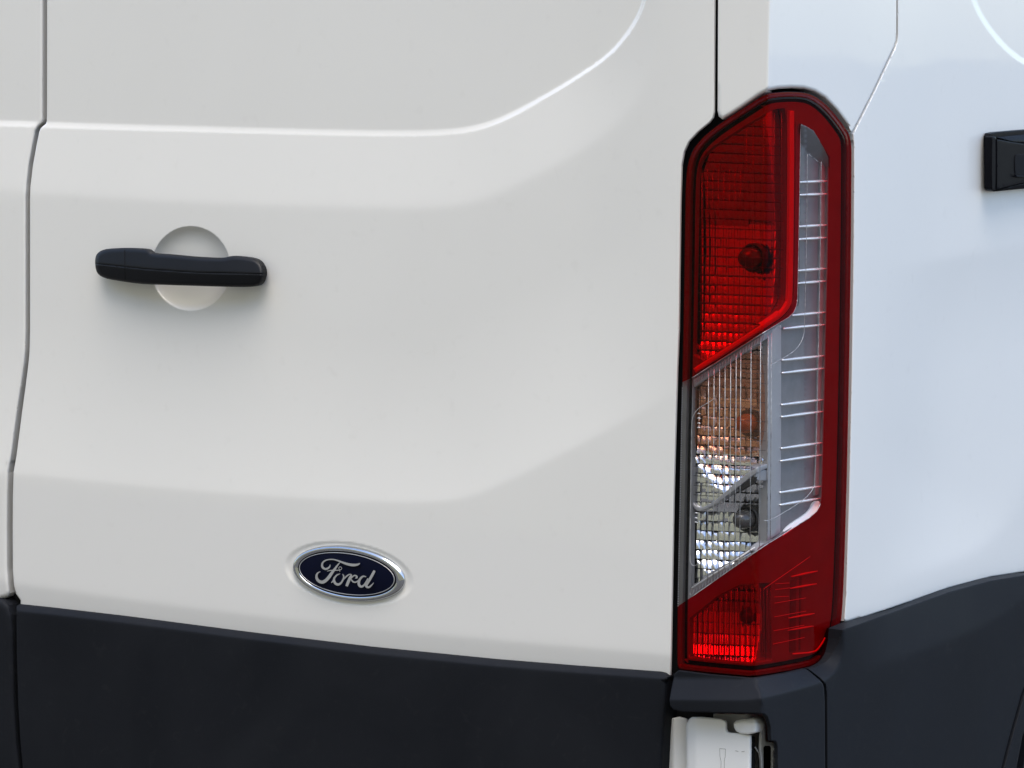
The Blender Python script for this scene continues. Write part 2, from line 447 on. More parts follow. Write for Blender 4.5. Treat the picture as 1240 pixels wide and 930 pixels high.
def r_right(x, y): return np.where(x < 400, 1.6, 1.8)
_a = np.linspace(0, 2*math.pi, 90)
for q_ in (0.80, 0.88, 0.94, 0.98, 1.0, 1.02, 1.05):
    feats.append((list(zip(231+48*q_*np.cos(_a), 325+51*q_*np.sin(_a))), (0,), 3))
rd = panel('rear_door', seamR+doorR, M['paint'], van, rear_h, r=r_right, depth=2.5, step=7, feats=feats,
      fine=[(178, 285, 268, 382, 3.0), (340, 508, 650, 740, 2.4)])
left = [(-1100, -400), (-1100, 1300)]+seamL
panel('rear_door', left, M['paint'], van, rear_h, r=lambda x, y: np.where(y > 560, 6.5, 5.0), depth=22, step=10,
      feats=[([p for p in c1 if -60 < p[0] < 100], dense, 5), ([p for p in c3 if -60 < p[0] < 100], band, 7)])

# corner pillar above the lamp, and the body side
lampO = chaikin([(829.5, 250), (830.2, 222), (832, 200), (838, 182), (849, 168), (862, 156.5), (876, 146.5), (900, 131), (918, 119), (928, 114), (938, 111.8), (955, 110.6), (972, 111.2), (984, 114.5), (996, 122), (1010, 136), (1022, 152), (1029, 163), (1031.2, 176), (1031, 200), (1030.5, 300), (1028.2, 450), (1025, 600), (1021.2, 720), (1018.5, 755), (1014, 773), (1005, 791), (997, 800), (984, 806.5), (950, 813.5), (912, 819.5), (900, 818.5), (860, 815), (824, 811), (820.5, 808), (819.6, 798), (820, 740), (822.5, 620), (824.5, 520), (826.5, 440), (828.5, 330)], 2)
pillar = [(870, -400), (869.6, 0), (869, 134), (870.5, 141), (875, 144.6), (887, 137.5), (900, 129), (920, 115), (930, 109.8), (942, 107.5), (958, 106.6), (973, 107.2), (986, 111), (998, 118.5), (1012, 133), (1024, 149), (1029.5, 158.5), (1031.5, 160), (1056, 112), (1082, 57), (1084.5, 49), (1085, 40), (1085.3, 0), (1085.3, -400)]
def r_pillar(x, y): return np.where((y > 100) & (x < 1028), 5.0, 1.2)
panel('corner_pillar', pillar, M['paint'], van, zero, side_h, r=r_pillar, depth=16, step=9, k=0.003, feats=[([(933, -60), (929.5, 130)], (-6, -4, -3, -2, -1, 0, 1, 2, 3, 4, 6), 3)])
side = [(1087, -400), (1087, 42), (1086.3, 51), (1084, 58), (1058, 113), (1033.2, 162), (1033.3, 180), (1033.3, 220), (1032.8, 300), (1030.6, 450), (1027.4, 600), (1023.6, 720), (1021.5, 752), (1026, 753), (1080, 735.5), (1150, 711), (1200, 698), (1240, 692), (1300, 688), (1700, 670), (1700, -400)]
panel('body_side', side, M['paint'], van, zero, side_h, r=lambda x, y: np.where((x < 1040) & (y > 170), 3.0, 1.3), depth=16, step=9,
      feats=[([p for p in s1 if p[0] < 1300 and p[1] > -60], (-8, -5, -3, -1, 1, 3, 5), 4), ([p for p in s2 if 1000 < p[0] < 1300], band, 8), ([p for p in s3 if p[0] < 1300], (-30, -20, -10, 0, 10, 20), 10)])

# ---------------------------------------------------------------- dark rubber seals behind the gaps
def strip(name, line, w, h, mat, follow=None):
    L = densify(line, 20, False); t = np.gradient(L, axis=0); t /= np.hypot(t[:, 0], t[:, 1])[:, None]
    n = np.stack([-t[:, 1], t[:, 0]], 1); A = L+n*w; B = L-n*w
    fl = follow if follow else zero
    ha = fl(A[:, 0], A[:, 1])+h; hb = fl(B[:, 0], B[:, 1])+h; a, _ = cast(A[:, 0], A[:, 1], ha, ha, 0); b, _ = cast(B[:, 0], B[:, 1], hb, hb, 0)
    vs = list(a)+list(b); m = len(L); fs = [(i, i+1, m+i+1, m+i) for i in range(m-1)]
    # give the strip thickness
    k2 = len(vs); vs2 = [v+np.array([-0.0005, 0.003, 0]) for v in vs]; fs2 = [tuple(k2+j for j in f) for f in fs]
    side = [(i, i+1, k2+i+1, k2+i) for i in range(m-1)]+[(m+i, m+i+1, k2+m+i+1, k2+m+i) for i in range(m-1)]
    return link_mesh(name, vs+vs2, fs+fs2+side, mat, van)
strip('door_seal', [(45, -400), (45, 150), (30, 230), (30, 420), (8, 600), (8, 720), (18, 760), (20, 1300)], 26, -16, M['rubber'], rear_h)
strip('door_seal', [(868, -400), (868, 130), (850, 165), (834, 210), (834, 400), (826, 600), (820, 830)], 15, -15, M['rubber'])
strip('body_seal', [(1086, -400), (1086, 45), (1030, 165), (1026, 450), (1016, 760)], 9, -11, M['rubber'])
strip('body_seal', [(1000, 765), (1080, 742), (1150, 716), (1240, 697), (1700, 675)], 14, -32, M['rubber'])
# closed dark inner shell so no daylight comes through the gaps
def shell():
    x0, x1, y0, y1, z0, z1 = -2.05, -0.085, 0.085, 5.4, 0.35, 2.35
    v = [(x0, y0, z0), (x1, y0, z0), (x1, y1, z0), (x0, y1, z0), (x0, y0, z1), (x1, y0, z1), (x1, y1, z1), (x0, y1, z1)]
    f = [(0, 3, 2, 1), (4, 5, 6, 7), (0, 1, 5, 4), (1, 2, 6, 5), (2, 3, 7, 6), (3, 0, 4, 7)]
    link_mesh('inner_shell', v, f, M['dark'], van, None, False)
shell()

# ---------------------------------------------------------------- lower cladding
def const(v): return lambda x, y: np.full(len(x), float(v))
topc = [(20, 733.5), (24, 731.5), (60, 735.2), (150, 745.5), (300, 765), (450, 783), (600, 798), (700, 806), (800, 813.2), (806, 815), (808.3, 820)]
topl = [(-40, 723)]+[(24, 731.5), (60, 735.2), (150, 745.5), (300, 765), (450, 783), (600, 798), (700, 806), (800, 813.2), (860, 817)]
def rear_clad_h(x, y): return 9-1.05*srelu(8.5-sdist(x, y, topl), 1.6)
rc = topc+[(807.2, 850), (803.5, 890), (801, 935), (799, 1300), (44, 1300), (33, 1000), (28.5, 940), (24.5, 895), (22, 850), (20.3, 790)]
panel('door_cladding', rc, M['clad'], van, rear_clad_h, feats=[([p for p in topl if p[0] > -60], (2, 4, 6, 7.2, 8, 8.6, 9.3, 10.2, 11.5, 14), 5)], r=lambda x, y: np.where((x > 790) & (y > 824), 10.0, 2.5), depth=25, step=14, edge=5)
lc = [(-1100, 640), (-300, 700), (0, 724.5), (6, 727), (11.5, 733), (15.5, 745), (17.5, 765), (19, 850), (22, 900), (26, 935), (34, 1000), (42, 1300), (-1100, 1300)]
panel('door_cladding', lc, M['clad'], van, const(9), r=lambda x, y: np.where(y < 900, 11.0, 11.0), depth=25, step=14, edge=5)
# side cladding with the raised lip that hugs the lamp
lip = chaikin([(760, 847), (812, 847.5), (880, 848), (912, 847.5), (940, 841.5), (975, 832), (997, 825.5), (1011, 815), (1018.5, 802), (1022, 785), (1021.5, 768), (1020, 745), (1018, 700)], 2, False)
scr = chaikin([(1030, 822), (1062, 806), (1110, 790), (1170, 768), (1215, 745), (1245, 722), (1300, 690)], 2, False)
lipc = [p for p in lip]
def lip_h(x, y):
    d = sdist(x, y, lip)           # positive below / outside the lip
    inn = srelu(-d, 1.4)
    return 24-0.85*np.minimum(inn, 26)
def side_clad_h(x, y):
    d = sdist(x, y, lip); inn = srelu(-d, 1.4)
    nb = smooth((x-1010)/60.0)
    h = 24-0.85*np.minimum(inn, 24)
    up = srelu(-sdist(x, y, scr), 5)
    return h-0.20*np.minimum(up, 120)*smooth((x-1026)/70.0)
side_cl = [(1019.5, 763), (1026, 760.5), (1080, 741.5), (1150, 716.5), (1200, 703), (1240, 696.5), (1320, 690), (1700, 672), (1700, 720), (1300, 745), (1268, 770), (1250, 805), (1236, 843), (1222, 893), (1210, 940), (1190, 1010), (1150, 1300), (1003, 1300), (1001.5, 940), (1001, 840), (999.5, 829), (994, 822), (978, 809.5), (986, 808), (1000, 800.5), (1008, 791), (1016, 774)]
panel('side_cladding', side_cl, M['clad'], van, side_clad_h, r=1.2, depth=22, step=12, edge=4, k=0.001, feats=[([p for p in lip if p[0] > 970], (-3, -1.5, 0, 1.5, 3), 3), (list(scr), (-8, -4, 0, 4, 8), 8)])
arch = [(1700, 724), (1302, 749), (1271, 773), (1253, 807), (1239, 845), (1225, 894), (1213, 941), (1193, 1011), (1160, 1300), (1215, 1300), (1222, 1010), (1229, 940), (1238, 893), (1250, 850), (1270, 810), (1320, 790), (1700, 770)]
panel('wheel_arch_trim', arch, M['clad'], van, const(26), r=2, depth=24, step=14)
inarch = [(1228, 1300), (1231, 1010), (1236, 940), (1245, 893), (1257, 852), (1276, 816), (1322, 796), (1700, 776), (1700, 1300)]
panel('wheel_arch_liner', inarch, M['clad'], van, const(4), r=2, depth=24, step=20)
# bumper corner under the lamp
bump_o = [(816.5, 816), (822, 811.5), (860, 816.5), (912, 821), (950, 815), (975, 809.5), (979, 812), (992, 823), (996.5, 828), (998, 834), (998.8, 850), (999.3, 940), (1000, 1300), (941.5, 1300), (941, 905), (940, 899.5), (938, 897.5), (933, 897), (932.5, 880), (929, 868), (925, 864.5), (900, 863.5), (862, 863), (826, 862), (815.5, 859.5), (811.5, 855), (810.8, 848), (813, 835)]
panel('rear_bumper', bump_o, M['clad'], van, lip_h, r=1.6, depth=4, step=6, edge=3, k=0.0015, feats=[([p for p in lip if 805 < p[0] < 1000], (-4, -2.5, -1, 0, 1, 2.5, 4), 4)])

# ---------------------------------------------------------------- door hinge in the bumper opening
hg = bpy.data.objects.new('door_hinge', None); C.objects.link(hg); hg.parent = van; hg.location = (0, 0, 0)
panel('bumper_opening', [(812, 858), (934, 860), (936, 1300), (806, 1300)], M['rubber'], van, const(-26), r=0.5, depth=4, step=20)
panel('jamb', [(811.5, 870), (822, 868), (831, 870.5), (834, 876), (834, 940), (834, 1100), (806, 1100), (807, 930), (810, 900)], M['hinge'], hg, lambda x, y: -14-0.5*np.abs(x-816), r=2, depth=2, step=4)
panel('backing_plate', [(864, 864.5), (925, 865), (931, 870), (931.5, 898), (931.5, 900), (931, 1100), (862, 1100)], M['jamb'], hg, const(-20), r=1, depth=6, step=8)
panel('hinge_leaf', [(831, 878), (834, 871), (838, 868.3), (848, 868.2), (873, 870.3), (878.5, 873), (879.5, 876), (879.5, 883), (881, 886.2), (884, 887.3), (900, 888.3), (908.5, 890), (909.2, 893), (908.5, 940), (908, 1100), (832, 1100)], M['hinge'], hg,
      lambda x, y: 2-0.5*np.maximum(843-x, 0)*0.9+0*y, r=3.0, depth=2, step=4)
panel('hinge_cap', [(888.5, 876), (891, 872.8), (896, 871.6), (918, 868.6), (923.5, 869.6), (926.3, 873), (926.8, 879), (925.5, 884), (919, 886.6), (906, 889.2), (897, 888.5), (891.5, 885.5), (889, 881)], M['hinge'], hg, lambda x, y: 7-0.55*np.maximum(877-y, 0)-0.25*np.maximum(900-x, 0), r=2.6, depth=3, step=2.5)
# bent bracket
panel('bracket', [(923, 880), (926.8, 882), (927, 897.5), (936, 898.6), (938.8, 900.5), (939.2, 905), (939, 1100), (924, 1100), (922, 940), (920.5, 905), (921, 890)], M['hinge'], hg, const(-3), r=1.2, depth=2, step=5, holes=[[(924.6, 905.5), (926, 903.2), (934, 903.2), (935.2, 905), (935, 1090), (925, 1090)]])
panel('bracket_gap', [(923, 901), (937, 901), (937, 1100), (923, 1100)], M['rubber'], hg, const(-10), r=0.4, depth=3, step=8)
panel('hinge_slot', [(909.5, 893.5), (914.4, 892), (915.2, 1100), (909, 1100)], M['rubber'], hg, const(-6), r=0.5, depth=4, step=6)
for q_ in ([(871.5, 906.5), (878.5, 907)], [(871.5, 906.5), (871.8, 916), (873.2, 922), (872.6, 945)], [(878.5, 907), (878.2, 916), (877, 922), (877.6, 945)], [(890.5, 909), (894, 910)], [(898, 910.2), (901.5, 909.8)]):
    tube('scuff', [pt(x, y, 2.05) for x, y in q_], 0.00025, M['scuff'], hg, 5)
tube('weld_bead', [pt(914.5, 905, -4), pt(919, 912, -4), pt(920.6, 922, -4), pt(920.4, 940, -4)], 0.0009, M['jamb'], hg)

# ---------------------------------------------------------------- door handle
dh = bpy.data.objects.new('door_handle', None); C.objects.link(dh); dh.parent = van
ho = chaikin([(115, 318), (115.6, 311), (118, 306.5), (123, 303), (131, 301), (149, 300.2), (170, 300.8), (178.5, 301.8), (181.5, 304), (184.5, 306.8), (205, 308), (235, 311), (262, 312.3), (272, 312), (280, 309.8), (290, 310.2), (305, 312.2), (312, 315), (317, 320.5), (319, 328), (318.8, 336), (316.5, 342.5), (311, 346.4), (300, 347.6), (278, 347.4), (235, 346.2), (200, 345), (177, 344.3), (160, 342.6), (140, 339.5), (127, 337), (119.5, 333), (116, 327)], 1)
hm = [(60, 313.5), (115, 319.5), (140, 322), (177, 326), (235, 330), (316, 332), (380, 333)]
def handle_h(x, y):
    d = sdist(x, y, hm)
    arc = 22-0.0012*(x-216)**2
    h = arc-0.42*srelu(-d, 2.0)-0.24*srelu(d, 2.0)
    dd = np.abs(d); return h-1.0*np.exp(-(dd/0.7)**2)
left_o = [p for p in ho]
capcut = [(100, 290), (150.6, 290), (151.6, 360), (100, 360)]
res = panel(('end_cap', 'grip'), ho, [M['handle'], M['handle']], dh, handle_h, r=5.0, depth=7, step=4, edge=2.5, cut=capcut, fine=[(112, 322, 298, 350, 1.6)],
            feats=[(hm, (-2.2, -1.2, -0.6, 0, 0.6, 1.2, 2.2), 2)])
panel('cap_joint', [(150.2, 303), (151.2, 303), (152.0, 338.5), (151.0, 338.5)], M['rubber'], dh, lambda x, y: handle_h(x, y)+0.35, r=0.1, depth=1, step=2)
for o_ in ([(117, 318), (118, 309), (125, 304), (180, 304), (186, 318), (180, 341), (160, 341), (127, 335)], [(280, 312), (305, 314), (316, 322), (317, 336), (310, 344), (280, 345), (274, 330)]):
    panel('mount', chaikin(o_, 2), M['handle'], dh, const(5), r=2, depth=12, step=5, edge=3)

# ---------------------------------------------------------------- badge
bd = bpy.data.objects.new('badge', None); C.objects.link(bd); bd.parent = van
bd['label'] = 'blue oval maker badge with silver script'
def base_y():
    hh = rear_h(np.array([500.0]), np.array([694.0]))[0]; return -hh/1000.0
BY = base_y()+0.002
EC = np.array([EMB[0], BY, EMB[2]])
def ell(a, b, h, n=96, cx=0, cz=0):
    return [np.array([EC[0]+cx+a*math.cos(2*math.pi*i/n), BY-h, EC[2]+cz+b*math.sin(2*math.pi*i/n)]) for i in range(n)]
def loft(name, rings, mat, cap=False):
    n = len(rings[0]); vs = [v for r_ in rings for v in r_]; fs = []
    for k in range(len(rings)-1):
        for i in range(n): fs.append((k*n+i, k*n+(i+1) % n, (k+1)*n+(i+1) % n, (k+1)*n+i))
    if cap:
        c = len(vs); vs.append(sum(rings[-1])/n); b = (len(rings)-1)*n
        for i in range(n): fs.append((b+i, b+(i+1) % n, c))
    return link_mesh(name, vs, fs, mat, bd)
A0, B0 = 0.0930, 0.0362
loft('bezel', [ell(A0+0.0005, B0+0.0005, -0.003), ell(A0+0.0005, B0+0.0005, 0.0010), ell(A0-0.0010, B0-0.0006, 0.0035), ell(A0-0.0036, B0-0.0018, 0.0058), ell(A0-0.0066, B0-0.0034, 0.0066), ell(A0-0.0100, B0-0.0056, 0.0062), ell(A0-0.0112, B0-0.0066, 0.0050)], M['chrome'])
loft('oval_border', [ell(A0-0.0105, B0-0.0060, 0.0050), ell(A0-0.015, B0-0.0097, 0.0056), ], M['blackband'])
loft('oval_plate', [ell(A0-0.0142, B0-0.0091, 0.0054), ell(A0-0.03, B0-0.015, 0.0066), ell(A0-0.06, B0-0.026, 0.0072)], M['blue'], True)
def ring_line():
    a, b = A0-0.0144, B0-0.0094
    return loft('oval_line', [ell(a+0.0009, b+0.0008, 0.0052), ell(a+0.0009, b+0.0008, 0.0060), ell(a-0.0001, b-0.0001, 0.0060), ell(a-0.0001, b-0.0001, 0.0052)], M['silver'])
ring_line()
strokes = [
 [(355,188,8),(347,222,26),(318,250,34),(275,262,36),(235,240,40),(220,200,38),(235,152,30),(280,118,24),(345,103,20),(415,104,20),(490,125,26),(560,152,34),(630,176,42),(700,192,48),(760,196,46),(812,188,36),(845,172,22),(853,164,8)],
 [(522,152,12),(490,185,24),(450,238,36),(410,292,46),(370,348,54),(328,406,58),(280,455,58),(225,481,58),(170,466,52),(135,425,48),(128,372,40),(150,328,26),(192,306,10)],
 [(305,299,10),(360,286,16),(430,284,18),(500,281,14),(538,270,12),(549,247,11),(533,227,10),(508,230,10),(500,252,10),(514,285,10),(518,312,6)],
 [(374,492,14),(405,460,28),(432,405,30),(470,362,26),(524,340,8)],
 [(428,398,28),(420,450,40),(442,502,44),(490,520,42),(538,492,34),(572,434,30),(582,385,26),(562,346,12)],
 [(572,446,18),(618,394,26),(668,355,22),(708,350,12)],
 [(712,352,22),(692,400,48),(664,462,52),(640,520,50),(629,549,44)],
 [(690,440,20),(722,396,24),(762,370,24),(797,382,28),(800,408,26),(772,414,10)],
 [(708,436,18),(736,474,26),(780,482,24),(822,456,20),(852,416,14)],
 [(956,392,16),(906,384,28),(860,422,40),(834,478,46),(840,532,46),(876,556,40),(922,530,34),(962,468,30),(986,420,24)],
 [(1096,288,34),(1084,312,46),(1045,385,48),(1000,460,50),(962,522,50),(964,556,42),(1002,566,34),(1046,532,24),(1082,490,8)]]
def letters():
    parts = []
    for si, st in enumerate(strokes):
        a = np.array(st, float)
        # resample with catmull-rom
        out = []
        n = len(a)
        for i in range(n-1):
            p0, p1, p2, p3 = a[max(i-1, 0)], a[i], a[i+1], a[min(i+2, n-1)]
            for j in range(6):
                t = j/6; out.append(0.5*((2*p1)+(-p0+p2)*t+(2*p0-5*p1+4*p2-p3)*t*t+(-p0+3*p1-3*p2+p3)*t**3))
        out.append(a[-1]); a = np.array(out)
        t = np.gradient(a[:, :2], axis=0); t /= np.maximum(np.hypot(t[:, 0], t[:, 1])[:, None], 1e-9); nn = np.stack([-t[:, 1], t[:, 0]], 1)
        Lp = a[:, :2]+nn*a[:, 2:3]/2*0.92; Rp = a[:, :2]-nn*a[:, 2:3]/2*0.92
        def to3(q, h):
            px = 374+q[:, 0]/13.778; py = 670+q[:, 1]/13.778
            hh = np.full(len(q), 0.0)-(BY-h)*1000
            P, _ = cast(px, py, (-(BY)*1000)+h*1000, np.full(len(q), 4000.0), 0); return P
        hv = 0.0078+si*0.00004+np.linspace(0, 0.00002*len(a), len(a))
        m = len(a); l, r_ = to3(Lp, hv), to3(Rp, hv); lb, rb = to3(Lp, hv*0+0.0060), to3(Rp, hv*0+0.0060)
        vs = list(l)+list(r_)+list(lb)+list(rb); fs = []
        for i in range(m-1):
            fs += [(i, i+1, m+i+1, m+i), (i, 2*m+i, 2*m+i+1, i+1), (m+i, m+i+1, 3*m+i+1, 3*m+i)]
        parts.append((vs, fs))
    return join('script_lettering', parts, M['silver'], bd, False)
letters()

# ---------------------------------------------------------------- sliding door track cap on the side
tr = bpy.data.objects.new('sliding_door_track', None); C.objects.link(tr); tr.parent = van
tr['label'] = 'black end cap of the sliding door track'
panel('track_surround', [(1197.5, 165), (1199.5, 161.5), (1206, 160), (1240, 157.2), (1320, 152), (1320, 222), (1240, 228.5), (1204, 232), (1200, 230.5), (1198.2, 227)], M['gloss_black'], tr, const(2), r=1.2, depth=8, step=6)
panel('end_cap', chaikin([(1200.3, 167), (1201.5, 165.3), (1204, 165), (1207, 166.5), (1206.6, 229), (1203.5, 231), (1200.8, 230), (1200, 226)], 1), M['gloss_black'], tr, const(9), r=1.6, depth=10, step=3, edge=2)
panel('cap_top', [(1207, 166.2), (1240, 163), (1320, 157), (1320, 180), (1240, 173), (1226, 171.5)], M['gloss_black'], tr, lambda x, y: 8-0.9*np.maximum(171-y, 0)*0.6, r=0.8, depth=10, step=4)
pocket = [(1228.5, 190), (1231, 186), (1320, 182), (1320, 212), (1232, 214.5), (1228.8, 211.5)]
panel('cap_face', [(1206.8, 168.5), (1226, 172.3), (1240, 174.2), (1320, 181), (1320, 213), (1240, 221), (1222, 225.5), (1206.8, 229)], M['gloss_black'], tr, const(10), r=1.0, depth=12, step=5, holes=[offset(pocket, 0)] if False else ())
panel('pocket', chaikin(pocket, 1), M['rubber'], tr, const(11), r=1.0, depth=2, step=5)
tube('pocket_lip', [pt(1228.6, 211, 12.5), pt(1230.5, 213.6, 12.5), pt(1240, 213.8, 12.5), pt(1320, 210, 12.5)], 0.0011, M['gloss_black'], tr)
panel('cap_bottom', [(1207, 230.5), (1222, 226.5), (1240, 222), (1320, 214), (1320, 222), (1240, 228)], M['gloss_black'], tr, lambda x, y: 8-0.3*np.maximum(y-224, 0), r=0.6, depth=8, step=4)

#LAMP#
# ---------------------------------------------------------------- tail lamp
lamp = bpy.data.objects.new('tail_lamp', None); C.objects.link(lamp); lamp.parent = van
lamp['label'] = 'tall six-sided red and clear tail lamp wrapping round the corner'
clearK = [(812, 469), (838, 457.5), (900, 418), (928, 400.3), (945, 390), (955, 384), (961, 378), (964.5, 370), (965.5, 362), (967, 290), (969.3, 151.5), (975, 152.2), (980, 155), (985.5, 160.5), (997, 178), (1003, 191), (1003.2, 204), (1002.5, 300), (999, 450), (995.2, 600), (993.5, 610), (989, 619), (980, 627), (950, 646), (925, 661.5), (880, 693), (838, 722.5), (812, 740)]
def lens_h(x, y):
    d, _ = seg_dist(x, y, lampO, True)
    h = 2.2-1.0*smooth((4.6-d)/1.6)*1.0-0.5*smooth((8.2-d)/1.2)
    return h+0.3*smooth(d/60.0)
feat_l = [(np.vstack([offset(lampO, o), offset(lampO, o)[:1]]), (-1.2, -0.6, 0, 0.6, 1.2), 4) for o in (3.8, 7.6)]
panel(('clear_lens', 'red_lens'), lampO, [M['clear_lens'], M['red_lens']], lamp, lens_h, r=0.8, depth=3, step=6, edge=4, k=0.0035, cut=clearK,
      feats=feat_l+[([(929, 112), (912, 818)], (-5, -3, -2, -1, 0, 1, 2, 3, 5), 5)])
g1, g2 = offset(lampO, 6.2), offset(lampO, 13.6)
thin = lambda p: p[::2]
# flange under the lens rim, then the black groove, then the inner bezel
panel('flange', thin(offset(lampO, 0.8)), M['flange'], lamp, const(-2.0), r=0.6, depth=6, step=9, edge=6, k=0.002, holes=[thin(g1)])
panel('groove', thin(offset(lampO, 5.5)), M['rubber'], lamp, const(-9), r=0.3, depth=0, step=9, edge=6, k=0.002, holes=[thin(offset(lampO, 14.5))])
holeA = chaikin([(843.2, 240), (843.8, 213), (847, 197), (857, 182.5), (885, 163.5), (925, 139), (935, 133.5), (943, 131.5), (952.5, 131.5), (952.8, 200), (951.8, 280), (950.6, 355), (948.6, 366), (943, 376), (936, 382.5), (890, 413), (839.8, 445.5), (840.3, 380), (842, 300)], 1)
holeK = [(839.6, 459), (900, 420.5), (929, 402.5), (945, 392.5), (956, 385.5), (962, 379.5), (965.5, 371), (966.5, 362), (968, 290), (970.2, 153.5), (975, 154), (980, 157), (985, 162), (996, 179.5), (1001.8, 192), (1002, 204), (1001.2, 300), (997.8, 450), (994, 600), (992.3, 609), (988, 617.5), (979, 625.5), (925, 659.5), (880, 690.5), (836.5, 720.5), (837.5, 640), (838.8, 520)]
holeD = [(835.6, 749), (869, 722), (896, 708.5), (916, 706.5), (933.5, 706), (934.5, 797), (934, 799.5), (908, 803), (860, 799), (835.5, 795.5)]
panel('bezel', thin(offset(lampO, 12.6)), M['bezel'], lamp, const(-5), r=0.8, depth=8, step=8, edge=5, k=0.003, holes=[holeA, holeK, holeD])
# pale divider that frames the red chamber
def ribbon(name, line, w, h, mat, dep=5, r=1.2, step=4, edge=4, k=0.003, hf=None):
    L = densify(line, 6, False); t = np.gradient(L, axis=0); t /= np.hypot(t[:, 0], t[:, 1])[:, None]
    n = np.stack([-t[:, 1], t[:, 0]], 1); P = list(L+n*w/2)+list((L-n*w/2)[::-1])
    return panel(name, P, mat, lamp, hf or const(h), r=r, depth=dep, step=step, edge=edge, k=k)
barL = chaikin([(958.6, 134), (958.6, 200), (957.8, 290), (956.6, 362), (954, 370), (947, 379.5), (935, 388), (890, 417.5), (841, 449)], 2, False)
ribbon('divider_bar', barL, 6.4, -0.8, M['bar'], 6, 2.4)
ribbon('divider_edge', [(p[0]+5.6+(0 if p[1] < 360 else -2.6), p[1]+(0 if p[1] < 360 else 5.0)) for p in barL[2:]], 2.6, -3.0, M['bezel'], 4, 0.8)

def facets(name, cx, cy, rx, ry, x0, x1, y0, y1, cw, ch, mask, hb=-14, hd=34, bu=0.6, bv=0.35, tilt=1.8, slant=0.045, mat=None, jit=0.5):
    """stepped reflector: rows and columns of pillow facets lining a bowl"""
    vs, fs, ns = [], [], []
    PX, PY, HH, quads = [], [], [], []
    nx_, ny_ = 4, 4
    ncol = int((x1-x0)/cw)+1; nrow = int((y1-y0)/ch)+1
    for r_ in range(nrow):
        for c_ in range(ncol):
            ax = x0+c_*cw; ay = y0+r_*ch+slant*(ax-x0)
            if not mask(ax+cw/2, ay+ch/2): continue
            jx, jy = np.random.uniform(-jit, jit), np.random.uniform(-jit, jit)
            b = len(PX)
            for j in range(ny_+1):
                for i in range(nx_+1):
                    u, v = 2*i/nx_-1, 2*j/ny_-1
                    x, y = ax+cw*i/nx_, ay+ch*j/ny_
                    q = max(0.0, 1-((x-cx)/rx)**2-((y-cy)/ry)**2)
                    h = hb-hd*q+bu*(1-u*u)+bv*(1-v*v)-tilt*(1-v)*0.5*(1 if y > cy-0.2*ry else -1)+jx*u*0.5+jy*v*0.5
                    h = min(h, -(22+(x-930+0.021*y)*1.85))
                    PX.append(x); PY.append(y); HH.append(h)
            for j in range(ny_):
                for i in range(nx_):
                    a = b+j*(nx_+1)+i; quads.append((a, a+1, a+nx_+2, a+nx_+1))
    H_ = np.array(HH); P, _ = cast(PX, PY, H_, H_*0+400, 0)
    return link_mesh(name, P, quads, mat or M['mirror'], lamp)
A_in = densify(holeA, 4)
def near_poly(poly, grow):
    P = offset(densify(poly, 5), -grow)
    return lambda x, y: bool(inside(np.array([x]), np.array([y]), P)[0])
facets('stop_reflector', 925, 305, 105, 175, 838, 962, 128, 462, 6.85, 11.35, near_poly(holeA, 9), hd=34, bu=0.55, bv=0.45, tilt=1.7)
turnP = [(836, 455), (934, 392), (936, 565), (905, 575), (870, 604), (846, 622), (836, 608)]
facets('turn_reflector', 905, 500, 75, 105, 834, 938, 398, 640, 6.85, 11.6, near_poly(turnP, 4), hd=28, slant=0.05, jit=1.3, bv=0.9)
revP = [(836, 608), (846, 622), (870, 606), (905, 577), (936, 566), (936, 660), (836, 722)]
facets('reverse_reflector', 905, 630, 75, 85, 834, 938, 560, 735, 6.85, 11.6, near_poly(revP, 3), hb=-18, hd=26, jit=1.0, bv=0.7)
facets('fog_reflector', 890, 750, 70, 60, 830, 938, 700, 812, 6.4, 13.0, near_poly(holeD, 6), hb=-16, hd=22, bu=2.4)
# dark cavity behind everything
panel('lamp_housing', [(826, 470), (836, 170), (925, 118), (975, 118), (1024, 175), (1020, 600), (1010, 780), (985, 800), (910, 812), (824, 806)], M['socket'], lamp, const(-82), r=0.5, depth=2, step=30, k=0)

panel('bulb_reflection_film', chaikin([(837, 480), (850, 452), (880, 432), (915, 425), (926, 440), (927, 545), (900, 552), (860, 548), (838, 540)], 2), M['amber_reflection'], lamp, lambda x, y: -11+5*np.clip(1-((x-890)/50)**2-((y-495)/60)**2, 0, 1), r=0.8, depth=0, step=8)  # added film: the bulb's orange reflection put in as colour
